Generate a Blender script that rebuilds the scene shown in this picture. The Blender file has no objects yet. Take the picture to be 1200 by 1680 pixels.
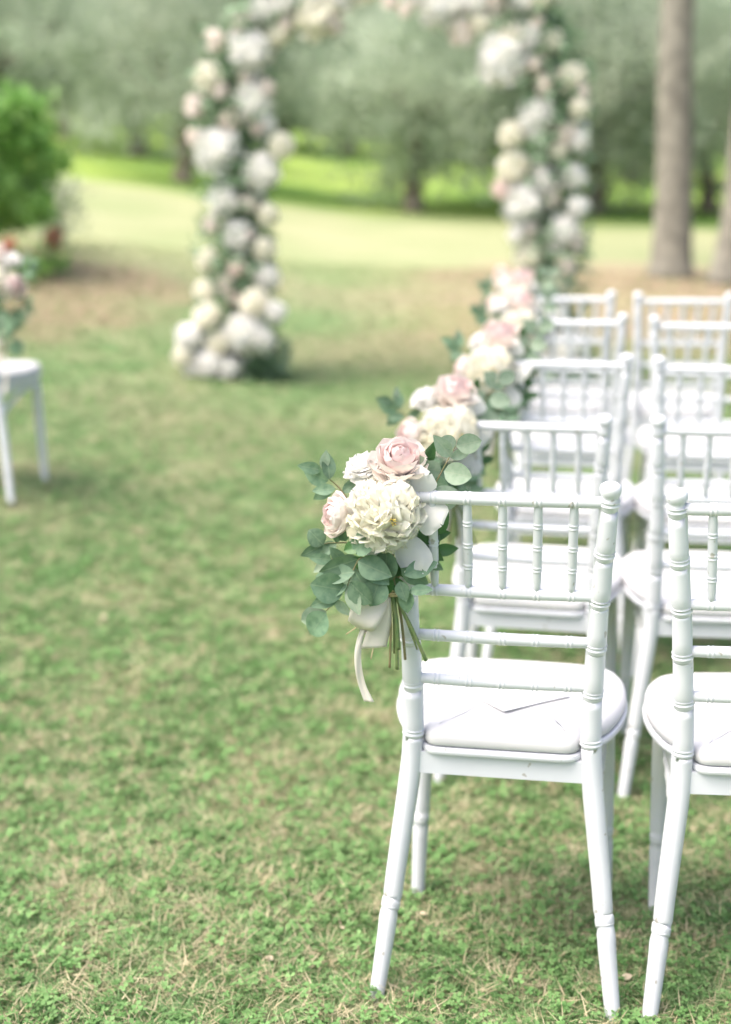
import bpy, math, random
import numpy as np
from mathutils import Vector, Matrix, Euler

random.seed(7)
RNG = np.random.default_rng(7)
S = bpy.context.scene
R = math.radians

# ------------------------------------------------------------------ camera
CAM_H = 1.36
FPX = 2360.0                       # focal length in photograph pixels (1200 x 1680)
HORIZON = 322.0
PITCH = math.atan((840 - HORIZON) / FPX)
cam = bpy.data.cameras.new("camera")
cam_ob = bpy.data.objects.new("camera", cam)
S.collection.objects.link(cam_ob)
cam_ob.location = (0, 0, CAM_H)
cam_ob.rotation_euler = (R(90) - PITCH, 0, 0)
cam.sensor_fit = 'VERTICAL'
cam.sensor_height = 36.0
cam.sensor_width = 24.0
cam.lens = FPX / 1680 * 36.0
cam.clip_start = 0.05
cam.clip_end = 2000
cam.dof.use_dof = True
cam.dof.focus_distance = 2.27
cam.dof.aperture_fstop = 1.8
S.camera = cam_ob

# ------------------------------------------------------------------ sky, sun, exposure
SUN_EL, SUN_AZ = 60.0, -115.0       # azimuth measured from +Y (view direction), positive to the right
w = bpy.data.worlds.new("World")
S.world = w
w.use_nodes = True
nt = w.node_tree
nt.nodes.clear()
sky = nt.nodes.new("ShaderNodeTexSky")
sky.sky_type = 'NISHITA'
sky.sun_disc = False
sky.sun_elevation = R(SUN_EL)
sky.sun_rotation = R(SUN_AZ)
sky.air_density = 0.7
sky.dust_density = 7.0
sky.ozone_density = 1.0
bg = nt.nodes.new("ShaderNodeBackground")
bg.inputs["Strength"].default_value = 0.15
wo = nt.nodes.new("ShaderNodeOutputWorld")
nt.links.new(sky.outputs[0], bg.inputs[0])
nt.links.new(bg.outputs[0], wo.inputs[0])

sun = bpy.data.lights.new("sun", 'SUN')
sun.energy = 0.9
sun.angle = R(60)
sun.color = (1.0, 0.975, 0.94)
sun_ob = bpy.data.objects.new("sun", sun)
S.collection.objects.link(sun_ob)
sd = Vector((math.sin(R(SUN_AZ)) * math.cos(R(SUN_EL)), math.cos(R(SUN_AZ)) * math.cos(R(SUN_EL)), math.sin(R(SUN_EL))))
sun_ob.rotation_euler = (-sd).to_track_quat('-Z', 'Y').to_euler()
sun_ob.location = sd * 30

S.view_settings.view_transform = 'Standard'
S.view_settings.look = 'None'
S.view_settings.gamma = 1.0
S.view_settings.use_curve_mapping = False
S.view_settings.exposure = 1.4
S.render.engine = 'CYCLES'
S.cycles.use_denoising = True
S.cycles.max_bounces = 5
S.cycles.transparent_max_bounces = 4
S.cycles.sample_clamp_indirect = 6
S.cycles.use_adaptive_sampling = True
S.cycles.adaptive_threshold = 0.02

# ------------------------------------------------------------------ helpers
COL = S.collection

def link(o, parent=None):
    COL.objects.link(o)
    if parent is not None:
        o.parent = parent
    return o

def mesh(name, verts, faces, mat=None, smooth=True):
    me = bpy.data.meshes.new(name)
    me.from_pydata([tuple(map(float, v)) for v in verts], [], [tuple(map(int, f)) for f in faces])
    me.update()
    if smooth:
        me.polygons.foreach_set("use_smooth", [True] * len(me.polygons))
    if mat:
        me.materials.append(mat)
    return me

def obj(name, me, parent=None):
    return link(bpy.data.objects.new(name, me), parent)

def thing(name, label, cat, loc=(0, 0, 0), rz=0.0, group=None):
    o = bpy.data.objects.new(name, None)
    o.empty_display_size = 0.1
    o.location = loc
    o.rotation_euler = (0, 0, rz)
    return tag(link(o), label, cat, group)

def tag(o, label, cat, group=None):
    o["label"] = label
    o["category"] = cat
    if group:
        o["group"] = group
    return o

def copy_tree(o, parent=None):
    c = o.copy()
    link(c)
    c.parent = parent
    for ch in list(o.children):
        copy_tree(ch, c)
    return c

class MB:
    """collects pieces of one mesh"""
    def __init__(self):
        self.v, self.f, self.n = [], [], 0
    def add(self, v, f):
        v = np.asarray(v, float)
        self.v.append(v)
        self.f.extend([tuple(i + self.n for i in q) for q in f])
        self.n += len(v)
    def me(self, name, mat, smooth=True):
        return mesh(name, np.concatenate(self.v), self.f, mat, smooth)

def frames(pts):
    pts = np.asarray(pts, float)
    t = np.gradient(pts, axis=0)
    t /= np.linalg.norm(t, axis=1)[:, None] + 1e-12
    ref = np.array([1.0, 0, 0]) if abs(t[0][0]) < 0.8 else np.array([0, 1.0, 0])
    ns, bs = [], []
    n = ref - t[0] * ref.dot(t[0])
    for k in range(len(pts)):
        n = n - t[k] * n.dot(t[k])
        n /= np.linalg.norm(n) + 1e-12
        ns.append(n)
        bs.append(np.cross(t[k], n))
    return t, np.array(ns), np.array(bs)

def tube(pts, rad, seg=10, cap=True):
    pts = np.asarray(pts, float)
    rad = np.broadcast_to(np.asarray(rad, float), (len(pts),))
    t, n, b = frames(pts)
    a = np.linspace(0, 2 * np.pi, seg, endpoint=False)
    v = (pts[:, None, :] + rad[:, None, None] * (np.cos(a)[None, :, None] * n[:, None, :] + np.sin(a)[None, :, None] * b[:, None, :])).reshape(-1, 3)
    f = []
    for i in range(len(pts) - 1):
        for j in range(seg):
            k = (j + 1) % seg
            f.append((i * seg + j, i * seg + k, (i + 1) * seg + k, (i + 1) * seg + j))
    if cap:
        f.append(tuple(range(seg - 1, -1, -1)))
        f.append(tuple((len(pts) - 1) * seg + j for j in range(seg)))
    return v, f

def catmull(P, n=8, closed=False):
    P = np.asarray(P, float)
    m = len(P)
    out = []
    rng = range(m) if closed else range(m - 1)
    for i in rng:
        if closed:
            p0, p1, p2, p3 = P[(i - 1) % m], P[i], P[(i + 1) % m], P[(i + 2) % m]
        else:
            p0, p1, p2, p3 = P[max(i - 1, 0)], P[i], P[i + 1], P[min(i + 2, m - 1)]
        for k in range(n):
            t = k / n
            out.append(0.5 * ((2 * p1) + (-p0 + p2) * t + (2 * p0 - 5 * p1 + 4 * p2 - p3) * t * t + (-p0 + 3 * p1 - 3 * p2 + p3) * t ** 3))
    if not closed:
        out.append(P[-1])
    return np.array(out)

def box(cx, cy, cz, sx, sy, sz):
    x, y, z = sx / 2, sy / 2, sz / 2
    v = [(cx + a * x, cy + b * y, cz + c * z) for a in (-1, 1) for b in (-1, 1) for c in (-1, 1)]
    f = [(0, 1, 3, 2), (4, 6, 7, 5), (0, 4, 5, 1), (2, 3, 7, 6), (0, 2, 6, 4), (1, 5, 7, 3)]
    return v, f

def smooth01(a, b, x):
    t = np.clip((np.asarray(x, float) - a) / (b - a), 0, 1)
    return t * t * (3 - 2 * t)

def softplus(x, k):
    x = np.asarray(x, float) / k
    return k * np.where(x > 20, x, np.log1p(np.exp(np.minimum(x, 20))))

def ground(x, y):
    """height of the lawn: level at the back row, then rising away and to the left"""
    x = np.asarray(x, float)
    y = np.asarray(y, float)
    base = -0.03 + 0.042 * softplus(y - 3.6, 0.25) + 0.024 * softplus(y - 6, 0.5) - 0.02 * np.exp(-((y - 3.15) / 0.45) ** 2)
    lat = 0.085 * softplus(np.minimum(-x, 9) - 0.25, 0.2) * smooth01(2.8, 6, y)
    far = -0.045 * 9 * np.tanh(x / 9) * smooth01(8, 20, y)
    bumps = 0.004 * np.sin(x * 5.1 + 1.3) * np.sin(y * 4.3 + 0.4) + 0.02 * np.sin(x * 0.7) * np.sin(y * 0.5 + 1) * smooth01(8, 14, y)
    return base + lat + far + bumps

def gz(x, y):
    return float(ground(x, y))

def ray(px, py):
    """unit direction of a photograph pixel (only a direction)"""
    u, v = (px - 600) / FPX, (py - 840) / FPX
    c, s = math.cos(PITCH), math.sin(PITCH)
    return Vector((u, c - v * s, -s - v * c))

def at(px, py, Y):
    d = ray(px, py)
    t = Y / d.y
    return Vector((0, 0, CAM_H)) + d * t

def on_ground(px, py):
    d = ray(px, py)
    t = 1.0
    while t < 200:
        p = Vector((0, 0, CAM_H)) + d * t
        if p.z <= gz(p.x, p.y):
            return p
        t *= 1.003
    return p

# ------------------------------------------------------------------ materials
def new_mat(name):
    m = bpy.data.materials.new(name)
    m.use_nodes = True
    n = m.node_tree
    n.nodes.clear()
    out = n.nodes.new("ShaderNodeOutputMaterial")
    return m, n, out

def N(nt, t, **kw):
    n = nt.nodes.new(t)
    for k, v in kw.items():
        setattr(n, k, v)
    return n

def rgb(c):
    return (c[0], c[1], c[2], 1)

def noise_col(nt, c1, c2, scale, coord='Object', lo=0.35, hi=0.65, detail=4):
    if coord == 'World':
        src = N(nt, "ShaderNodeNewGeometry").outputs["Position"]
    else:
        src = N(nt, "ShaderNodeTexCoord").outputs[coord]
    nz = N(nt, "ShaderNodeTexNoise")
    nz.inputs["Scale"].default_value = scale
    nz.inputs["Detail"].default_value = detail
    nt.links.new(src, nz.inputs["Vector"])
    r = N(nt, "ShaderNodeValToRGB")
    r.color_ramp.elements[0].position, r.color_ramp.elements[1].position = lo, hi
    r.color_ramp.elements[0].color, r.color_ramp.elements[1].color = rgb(c1), rgb(c2)
    nt.links.new(nz.outputs["Fac"], r.inputs[0])
    return r.outputs[0], nz.outputs["Fac"]

def mix(nt, fac, a, b, blend='MIX'):
    m = N(nt, "ShaderNodeMix", data_type='RGBA', blend_type=blend)
    for s, val in ((m.inputs[0], fac), (m.inputs[6], a), (m.inputs[7], b)):
        if isinstance(val, bpy.types.NodeSocket):
            nt.links.new(val, s)
        elif isinstance(val, (int, float)):
            s.default_value = val
        else:
            s.default_value = rgb(val)
    return m.outputs[2]

def solid(name, c1, c2=None, scale=8, rough=0.5, bump=0.0, bscale=60, spec=0.5, coord='Object', bdist=0.002):
    m, n, out = new_mat(name)
    p = N(n, "ShaderNodeBsdfPrincipled")
    p.inputs["Roughness"].default_value = rough
    p.inputs["Specular IOR Level"].default_value = spec
    if c2 is None:
        p.inputs["Base Color"].default_value = rgb(c1)
    else:
        c, _ = noise_col(n, c1, c2, scale, coord)
        n.links.new(c, p.inputs["Base Color"])
    if bump:
        _, f = noise_col(n, (0, 0, 0), (1, 1, 1), bscale, coord)
        b = N(n, "ShaderNodeBump")
        b.inputs["Strength"].default_value = bump
        b.inputs["Distance"].default_value = bdist
        n.links.new(f, b.inputs["Height"])
        n.links.new(b.outputs[0], p.inputs["Normal"])
    n.links.new(p.outputs[0], out.inputs[0])
    return m

def thin(name, c1, c2, scale=20, trans=0.35, rough=0.55, spec=0.3, tcol=None, vary=0.0, coord='Object', bump=0.0, bscale=80, rib=None):
    """thin translucent sheet: petals and leaves"""
    m, n, out = new_mat(name)
    p = N(n, "ShaderNodeBsdfPrincipled")
    p.inputs["Roughness"].default_value = rough
    p.inputs["Specular IOR Level"].default_value = spec
    c, fac = noise_col(n, c1, c2, scale, coord)
    if vary:
        oi = N(n, "ShaderNodeObjectInfo")
        hs = N(n, "ShaderNodeHueSaturation")
        mr = N(n, "ShaderNodeMapRange")
        mr.inputs["To Min"].default_value = 1 - vary
        mr.inputs["To Max"].default_value = 1 + vary
        n.links.new(oi.outputs["Random"], mr.inputs["Value"])
        n.links.new(mr.outputs[0], hs.inputs["Value"])
        n.links.new(c, hs.inputs["Color"])
        c = hs.outputs[0]
    if rib:
        sx_ = N(n, "ShaderNodeSeparateXYZ")
        n.links.new(N(n, "ShaderNodeTexCoord").outputs["Object"], sx_.inputs[0])
        ab = N(n, "ShaderNodeMath", operation='ABSOLUTE')
        n.links.new(sx_.outputs[1], ab.inputs[0])
        mv = N(n, "ShaderNodeMapRange", interpolation_type='SMOOTHSTEP')
        mv.inputs["From Min"].default_value, mv.inputs["From Max"].default_value = 0.022, 0.008
        n.links.new(ab.outputs[0], mv.inputs["Value"])
        fm = N(n, "ShaderNodeMath", operation='MULTIPLY')
        fm.inputs[1].default_value = 0.3
        n.links.new(mv.outputs[0], fm.inputs[0])
        c = mix(n, fm.outputs[0], c, rib)
    n.links.new(c, p.inputs["Base Color"])
    if bump:
        b = N(n, "ShaderNodeBump")
        b.inputs["Strength"].default_value = bump
        b.inputs["Distance"].default_value = 0.001
        _, f = noise_col(n, (0, 0, 0), (1, 1, 1), bscale, coord)
        n.links.new(f, b.inputs["Height"])
        n.links.new(b.outputs[0], p.inputs["Normal"])
    t = N(n, "ShaderNodeBsdfTranslucent")
    if tcol:
        tc = mix(n, 1.0, c, tcol, 'MULTIPLY')
        n.links.new(tc, t.inputs[0])
    else:
        n.links.new(c, t.inputs[0])
    ms = N(n, "ShaderNodeMixShader")
    ms.inputs[0].default_value = trans
    n.links.new(p.outputs[0], ms.inputs[1])
    n.links.new(t.outputs[0], ms.inputs[2])
    n.links.new(ms.outputs[0], out.inputs[0])
    return m

M = {}
M['chair'] = solid("white_chair_resin", (0.63, 0.65, 0.69), (0.665, 0.685, 0.72), 9, rough=0.34, bump=0.06, bscale=35, spec=0.4)
n_ = M['chair'].node_tree
p_ = [q for q in n_.nodes if q.type == 'BSDF_PRINCIPLED'][0]
old = p_.inputs["Base Color"].links[0].from_socket
sp_, _ = noise_col(n_, (0, 0, 0), (1, 1, 1), 55, 'Object', 0.70, 0.74, 2)      # small scuffs and specks
sc_, _ = noise_col(n_, (1, 1, 1), (0.93, 0.93, 0.92), 4, 'Object', 0.35, 0.7, 5)  # faint handling marks
base_ = mix(n_, 1.0, old, sc_, 'MULTIPLY')
n_.links.new(mix(n_, sp_, base_, (0.40, 0.39, 0.36)), p_.inputs["Base Color"])
M['cushion'] = solid("ivory_vinyl", (0.565, 0.565, 0.57), (0.60, 0.60, 0.60), 6, rough=0.55, bump=0.12, bscale=14, spec=0.3, bdist=0.004)
M['paper'] = solid("white_card", (0.86, 0.86, 0.85), (0.83, 0.83, 0.83), 30, rough=0.8)
M['rose'] = thin("blush_petal", (0.84, 0.67, 0.65), (0.87, 0.74, 0.71), 25, trans=0.35, rough=0.6, vary=0.05)
M['rose_out'] = thin("pale_blush_petal", (0.87, 0.78, 0.72), (0.88, 0.81, 0.76), 25, trans=0.35, rough=0.6, vary=0.05)
M['peony'] = thin("cream_petal", (0.93, 0.90, 0.76), (0.94, 0.93, 0.87), 22, trans=0.55, rough=0.65)
M['white'] = thin("white_petal", (0.91, 0.90, 0.87), (0.92, 0.915, 0.89), 22, trans=0.5, rough=0.65)
M['stamen'] = solid("yellow_stamen", (0.85, 0.62, 0.12), (0.85, 0.72, 0.25), 90, rough=0.7)
M['euca'] = thin("eucalyptus_leaf", (0.115, 0.205, 0.13), (0.175, 0.275, 0.175), 5, trans=0.25, rough=0.5, spec=0.35, vary=0.22, tcol=(0.9, 1.0, 0.55), rib=(0.30, 0.38, 0.24))
M['euca_pale'] = thin("pale_eucalyptus_leaf", (0.27, 0.37, 0.255), (0.34, 0.43, 0.31), 5, trans=0.3, rough=0.55, vary=0.1, rib=(0.42, 0.46, 0.32))
M['dark_leaf'] = thin("glossy_green_leaf", (0.05, 0.125, 0.045), (0.09, 0.20, 0.065), 40, trans=0.2, rough=0.35, vary=0.2)
M['stem'] = solid("green_stem", (0.10, 0.17, 0.06), (0.19, 0.22, 0.09), 60, rough=0.5)
M['twig'] = solid("brown_stem", (0.27, 0.20, 0.11), (0.18, 0.19, 0.08), 50, rough=0.6)
M['twine'] = solid("straw_twine", (0.55, 0.43, 0.25), (0.66, 0.54, 0.35), 90, rough=0.9)
M['ribbon'] = thin("ivory_satin", (0.82, 0.77, 0.69), (0.85, 0.80, 0.73), 14, trans=0.25, rough=0.35, spec=0.5)
M['bark'] = solid("grey_bark", (0.15, 0.143, 0.117), (0.26, 0.25, 0.205), 7, rough=0.9, bump=0.7, bscale=18, bdist=0.02)
M['olive_bark'] = solid("olive_bark", (0.14, 0.115, 0.09), (0.24, 0.20, 0.16), 9, rough=0.9, bump=0.6, bscale=15, bdist=0.02)
M['olive'] = thin("olive_leaf", (0.31, 0.40, 0.28), (0.57, 0.635, 0.51), 1.1, trans=0.48, rough=0.5, vary=0.12, coord='Object')
M['wood'] = thin("woodland_leaf", (0.33, 0.44, 0.28), (0.56, 0.65, 0.45), 0.25, trans=0.42, rough=0.55)
M['laurel'] = thin("laurel_leaf", (0.15, 0.34, 0.07), (0.30, 0.50, 0.14), 2.5, trans=0.35, rough=0.4)
M['lav'] = thin("silver_shrub_leaf", (0.40, 0.47, 0.33), (0.55, 0.60, 0.45), 3, trans=0.25, rough=0.6)
M['archleaf'] = thin("arch_leaf", (0.12, 0.22, 0.11), (0.30, 0.41, 0.27), 4, trans=0.25, rough=0.5)
M['blush'] = thin("blush_bloom", (0.88, 0.74, 0.70), (0.91, 0.81, 0.77), 22, trans=0.5, rough=0.65)
M['metal'] = solid("green_metal", (0.10, 0.14, 0.09), rough=0.5)
M['red'] = thin("coral_petal", (0.55, 0.20, 0.12), (0.66, 0.36, 0.28), 12, trans=0.3, rough=0.6)
M['bed'] = solid("bark_mulch", (0.20, 0.13, 0.09), (0.40, 0.30, 0.22), 14, rough=0.95, bump=0.8, bscale=25, coord='Object', bdist=0.02)
M['litter'] = thin("dry_petal", (0.50, 0.40, 0.28), (0.62, 0.54, 0.42), 30, trans=0.2, rough=0.8)

# colour of the turf at a place: green near the chairs, straw-dry patches beyond
def turf_colour(n):
    pos = N(n, "ShaderNodeNewGeometry").outputs["Position"]
    sep = N(n, "ShaderNodeSeparateXYZ")
    n.links.new(pos, sep.inputs[0])
    def nz(scale, detail=3):
        k = N(n, "ShaderNodeTexNoise")
        k.inputs["Scale"].default_value = scale
        k.inputs["Detail"].default_value = detail
        n.links.new(pos, k.inputs["Vector"])
        return k.outputs["Fac"]
    def math2(op, a, b, clamp=False):
        k = N(n, "ShaderNodeMath", operation=op, use_clamp=clamp)
        for s, v in zip(k.inputs, (a, b)):
            if isinstance(v, bpy.types.NodeSocket):
                n.links.new(v, s)
            else:
                s.default_value = v
        return k.outputs[0]
    def ramp(v, a, b):
        k = N(n, "ShaderNodeMapRange", interpolation_type='SMOOTHSTEP')
        k.inputs["From Min"].default_value = a
        k.inputs["From Max"].default_value = b
        n.links.new(v, k.inputs["Value"])
        return k.outputs[0]
    X, Y = sep.outputs[0], sep.outputs[1]
    # shallow diagonal warp so that bands are uneven
    yw = math2('ADD', Y, math2('MULTIPLY', math2('SUBTRACT', nz(0.22), 0.5), 6.0))
    dry_small = ramp(nz(2.1, 5), 0.50, 0.68)             # small dry spots everywhere
    dry_big = ramp(nz(0.5, 4), 0.42, 0.62)
    green = mix(n, ramp(nz(9, 4), 0.3, 0.7), (0.12, 0.235, 0.08), (0.225, 0.36, 0.16))
    straw = mix(n, ramp(nz(14, 4), 0.3, 0.7), (0.50, 0.43, 0.29), (0.60, 0.53, 0.39))
    mid = mix(n, dry_big, (0.23, 0.295, 0.155), (0.33, 0.325, 0.205))
    tan = mix(n, ramp(nz(0.7, 4), 0.35, 0.65), (0.40, 0.325, 0.235), (0.37, 0.335, 0.20))
    yel = mix(n, ramp(nz(0.8, 5), 0.3, 0.7), (0.335, 0.345, 0.20), (0.265, 0.305, 0.155))
    mead = mix(n, ramp(nz(0.35, 4), 0.35, 0.65), (0.13, 0.24, 0.05), (0.28, 0.38, 0.09))
    c = mix(n, math2('MULTIPLY', dry_small, 0.5), green, straw)
    m1 = math2('MULTIPLY', ramp(yw, 3.2, 7.5), math2('ADD', 0.45, math2('MULTIPLY', dry_big, 0.55)))
    c = mix(n, math2('MULTIPLY', m1, 0.75), c, mid)
    c = mix(n, math2('MULTIPLY', ramp(yw, 8.2, 10.5), ramp(math2('ADD', X, math2('MULTIPLY', nz(0.3), 3.0)), 0.9, 2.6)), c, tan)
    c = mix(n, ramp(yw, 12.5, 15.5), c, yel)
    c = mix(n, ramp(math2('ADD', Y, math2('MULTIPLY', nz(0.6), 1.2)), 21.0, 23.2), c, mead)
    bw = math2('ADD', math2('POWER', math2('MULTIPLY', math2('ADD', X, 2.85), 0.62), 2.0), math2('POWER', math2('MULTIPLY', math2('SUBTRACT', Y, 11.3), 0.36), 2.0))
    bw = math2('ADD', bw, math2('MULTIPLY', math2('SUBTRACT', nz(1.3, 4), 0.5), 1.6))
    soil_ = mix(n, ramp(nz(12, 4), 0.35, 0.65), (0.27, 0.20, 0.14), (0.44, 0.34, 0.25))
    c = mix(n, math2('MULTIPLY', ramp(bw, 1.1, 0.4), 0.8), c, soil_)
    b2 = math2('ADD', math2('POWER', math2('MULTIPLY', math2('SUBTRACT', X, 3.2), 0.36), 2.0), math2('POWER', math2('MULTIPLY', math2('SUBTRACT', Y, 14.2), 0.62), 2.0))
    b2 = math2('ADD', b2, math2('MULTIPLY', math2('SUBTRACT', nz(1.1, 4), 0.5), 1.6))
    c = mix(n, math2('MULTIPLY', ramp(b2, 1.3, 0.5), 0.7), c, soil_)
    return c

m, n, out = new_mat("lawn_turf")
p = N(n, "ShaderNodeBsdfPrincipled")
p.inputs["Roughness"].default_value = 0.95
p.inputs["Specular IOR Level"].default_value = 0.1
tc = turf_colour(n)
soil, sf = noise_col(n, (0.30, 0.26, 0.20), (1.0, 1.0, 1.0), 35, 'World', 0.3, 0.62, 6)
sepn = N(n, "ShaderNodeSeparateXYZ")
n.links.new(N(n, "ShaderNodeNewGeometry").outputs["Position"], sepn.inputs[0])
mrn = N(n, "ShaderNodeMapRange")
mrn.inputs["From Min"].default_value, mrn.inputs["From Max"].default_value = 5, 13
n.links.new(sepn.outputs[1], mrn.inputs["Value"])
soil2 = mix(n, mrn.outputs[0], soil, (1, 1, 1))
n.links.new(mix(n, 1.0, tc, soil2, 'MULTIPLY'), p.inputs["Base Color"])
b = N(n, "ShaderNodeBump")
b.inputs["Strength"].default_value = 0.6
b.inputs["Distance"].default_value = 0.02
n.links.new(sf, b.inputs["Height"])
n.links.new(b.outputs[0], p.inputs["Normal"])
n.links.new(p.outputs[0], out.inputs[0])
M['turf'] = m

def blade_mat(name, tint, vary=0.25, mul=1.0, plain=None):
    m, n, out = new_mat(name)
    p = N(n, "ShaderNodeBsdfPrincipled")
    p.inputs["Roughness"].default_value = 0.6
    p.inputs["Specular IOR Level"].default_value = 0.25
    if plain is None:
        c = mix(n, 1.0, turf_colour(n), tint, 'MULTIPLY')
    else:
        c, _ = noise_col(n, plain[0], plain[1], 30, 'World')
    oi = N(n, "ShaderNodeObjectInfo")
    mr = N(n, "ShaderNodeMapRange")
    mr.inputs["To Min"].default_value = mul * (1 - vary)
    mr.inputs["To Max"].default_value = mul * (1 + vary)
    n.links.new(oi.outputs["Random"], mr.inputs["Value"])
    hs = N(n, "ShaderNodeHueSaturation")
    n.links.new(mr.outputs[0], hs.inputs["Value"])
    n.links.new(c, hs.inputs["Color"])
    n.links.new(hs.outputs[0], p.inputs["Base Color"])
    t = N(n, "ShaderNodeBsdfTranslucent")
    n.links.new(hs.outputs[0], t.inputs[0])
    ms = N(n, "ShaderNodeMixShader")
    ms.inputs[0].default_value = 0.35
    n.links.new(p.outputs[0], ms.inputs[1])
    n.links.new(t.outputs[0], ms.inputs[2])
    n.links.new(ms.outputs[0], out.inputs[0])
    return m

M['blade'] = blade_mat("grass_blade", (1.0, 1.0, 1.0), 0.3, 1.15)
M['clover'] = blade_mat("clover_leaf", (1, 1, 1), 0.25, 1.0, ((0.13, 0.27, 0.085), (0.22, 0.38, 0.14)))
M['strawb'] = blade_mat("dry_blade", (1, 1, 1), 0.25, 1.0, ((0.48, 0.41, 0.26), (0.62, 0.55, 0.38)))

# ------------------------------------------------------------------ ground sheet
def axis(lo, hi, steps):
    """steps: list of (limit, spacing) growing outward from zero"""
    def side(mx):
        out, x = [], 0.0
        while x < mx:
            for lim, sp in steps:
                if x < lim:
                    x += sp
                    break
            else:
                x += 25
            out.append(x)
        return out
    return np.array([-a for a in side(-lo)][::-1] + [0.0] + side(hi))

gx = axis(-500, 500, [(4, 0.12), (12, 0.5), (40, 2), (120, 10)])
gy = axis(-60, 700, [(12, 0.12), (30, 0.5), (80, 2), (160, 10)])
XX, YY = np.meshgrid(gx, gy)
ZZ = ground(XX, YY)
nx, ny = len(gx), len(gy)
verts = np.stack([XX, YY, ZZ], -1).reshape(-1, 3)
faces = [(j * nx + i, j * nx + i + 1, (j + 1) * nx + i + 1, (j + 1) * nx + i) for j in range(ny - 1) for i in range(nx - 1)]
lawn = obj("lawn", mesh("lawn", verts, faces, M['turf']))
lawn["kind"] = "structure"

# ------------------------------------------------------------------ grass (uncountable: one object)
def blade(rng, L, wd, lean, az, base, flat=0.0):
    d = np.array([math.cos(az), math.sin(az), 0])
    sdir = np.array([-d[1], d[0], 0])
    pts = []
    for k, t in enumerate((0, 0.4, 0.75, 1.0)):
        out_ = lean * t * t * L + flat * t * L
        up = L * t * math.sqrt(max(0.05, 1 - (lean * t) ** 2 * 0.6)) * (1 - flat * 0.85)
        c = base + d * out_ + np.array([0, 0, up])
        ww = wd * (1 - t ** 1.8) / 2
        pts.append((c - sdir * ww, c + sdir * ww) if k < 3 else (c,))
    v = [q for pr in pts for q in pr]
    return v, [(0, 1, 3, 2), (2, 3, 5, 4), (4, 5, 6)]

def tuft(name, kind, seed):
    rng = np.random.default_rng(seed)
    mb = MB()
    if kind == 'grass':
        for _ in range(16):
            r, a = 0.028 * math.sqrt(rng.random()), rng.random() * 6.28
            mb.add(*blade(rng, rng.uniform(0.010, 0.029), rng.uniform(0.0014, 0.0030), rng.uniform(0.2, 0.95), rng.random() * 6.28, np.array([r * math.cos(a), r * math.sin(a), -0.002])))
        return mb.me(name, M['blade'])
    if kind == 'straw':
        for _ in range(9):
            r, a = 0.03 * math.sqrt(rng.random()), rng.random() * 6.28
            mb.add(*blade(rng, rng.uniform(0.02, 0.045), rng.uniform(0.001, 0.0022), rng.uniform(0.1, 0.5), rng.random() * 6.28, np.array([r * math.cos(a), r * math.sin(a), rng.uniform(0.004, 0.014)]), flat=0.75))
        return mb.me(name, M['strawb'])
    for _ in range(6):
        r, a = 0.03 * math.sqrt(rng.random()), rng.random() * 6.28
        c = np.array([r * math.cos(a), r * math.sin(a), rng.uniform(0.012, 0.026)])
        tilt = rng.uniform(-0.4, 0.4, 2)
        s = rng.uniform(0.003, 0.0068)
        rot = rng.random() * 6.28
        for k in range(3):
            aa = rot + k * 2.094
            d = np.array([math.cos(aa), math.sin(aa), 0]); e = np.array([-d[1], d[0], 0])
            q = [c, c + d * s * 0.7 + e * s * 0.55, c + d * s * 1.35 + e * s * 0.4, c + d * s * 1.2, c + d * s * 1.35 - e * s * 0.4, c + d * s * 0.7 - e * s * 0.55]
            q = [v + np.array([0, 0, (v - c)[0] * tilt[0] + (v - c)[1] * tilt[1] + 0.12 * np.linalg.norm(v - c)]) for v in q]
            mb.add(q, [(0, 1, 2, 3), (0, 3, 4, 5)])
        st, sf_ = tube([(c[0], c[1], -0.002), c], 0.0005, 3, False)
        mb.add(st, sf_)
    return mb.me(name, M['clover'])

tuft_col = bpy.data.collections.new("tufts")
for i, k in enumerate(['grass'] * 9 + ['straw'] * 3 + ['clover'] * 2):
    o = bpy.data.objects.new("tuft_%s" % k, tuft("tuft_" + k, k, 100 + i))
    tuft_col.objects.link(o)

sx = np.arange(-6, 7.01, 0.2)
sy = np.arange(1.1, 15.01, 0.2)
XX, YY = np.meshgrid(sx, sy)
v = np.stack([XX, YY, ground(XX, YY) + 0.0], -1).reshape(-1, 3)
fs = []
n1 = len(sx)
for j in range(len(sy) - 1):
    for i in range(n1 - 1):
        if abs(sx[i] + 0.1) < 0.36 * sy[j] + 0.75:
            fs.append((j * n1 + i, j * n1 + i + 1, (j + 1) * n1 + i + 1, (j + 1) * n1 + i))
gm = mesh("grass", v, fs, M['blade'])
dens = 7500 * np.clip((3.2 / np.maximum(v[:, 1], 2.2)) ** 1.7, 0.02, 1.15)
at_ = gm.attributes.new("dens", 'FLOAT', 'POINT')
at_.data.foreach_set("value", dens.astype(np.float32))
grass = obj("grass", gm)
grass["kind"] = "stuff"
grass["label"] = "short mown grass with clover and dry straw on the lawn"
grass["category"] = "grass"
ng = bpy.data.node_groups.new("grass_scatter", 'GeometryNodeTree')
ng.interface.new_socket("Geometry", in_out='INPUT', socket_type='NodeSocketGeometry')
ng.interface.new_socket("Geometry", in_out='OUTPUT', socket_type='NodeSocketGeometry')
gi, go = ng.nodes.new("NodeGroupInput"), ng.nodes.new("NodeGroupOutput")
dp = ng.nodes.new("GeometryNodeDistributePointsOnFaces")
na = ng.nodes.new("GeometryNodeInputNamedAttribute")
na.data_type = 'FLOAT'
na.inputs["Name"].default_value = "dens"
ci = ng.nodes.new("GeometryNodeCollectionInfo")
ci.inputs["Collection"].default_value = tuft_col
ci.inputs["Separate Children"].default_value = True
ci.inputs["Reset Children"].default_value = True
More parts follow.
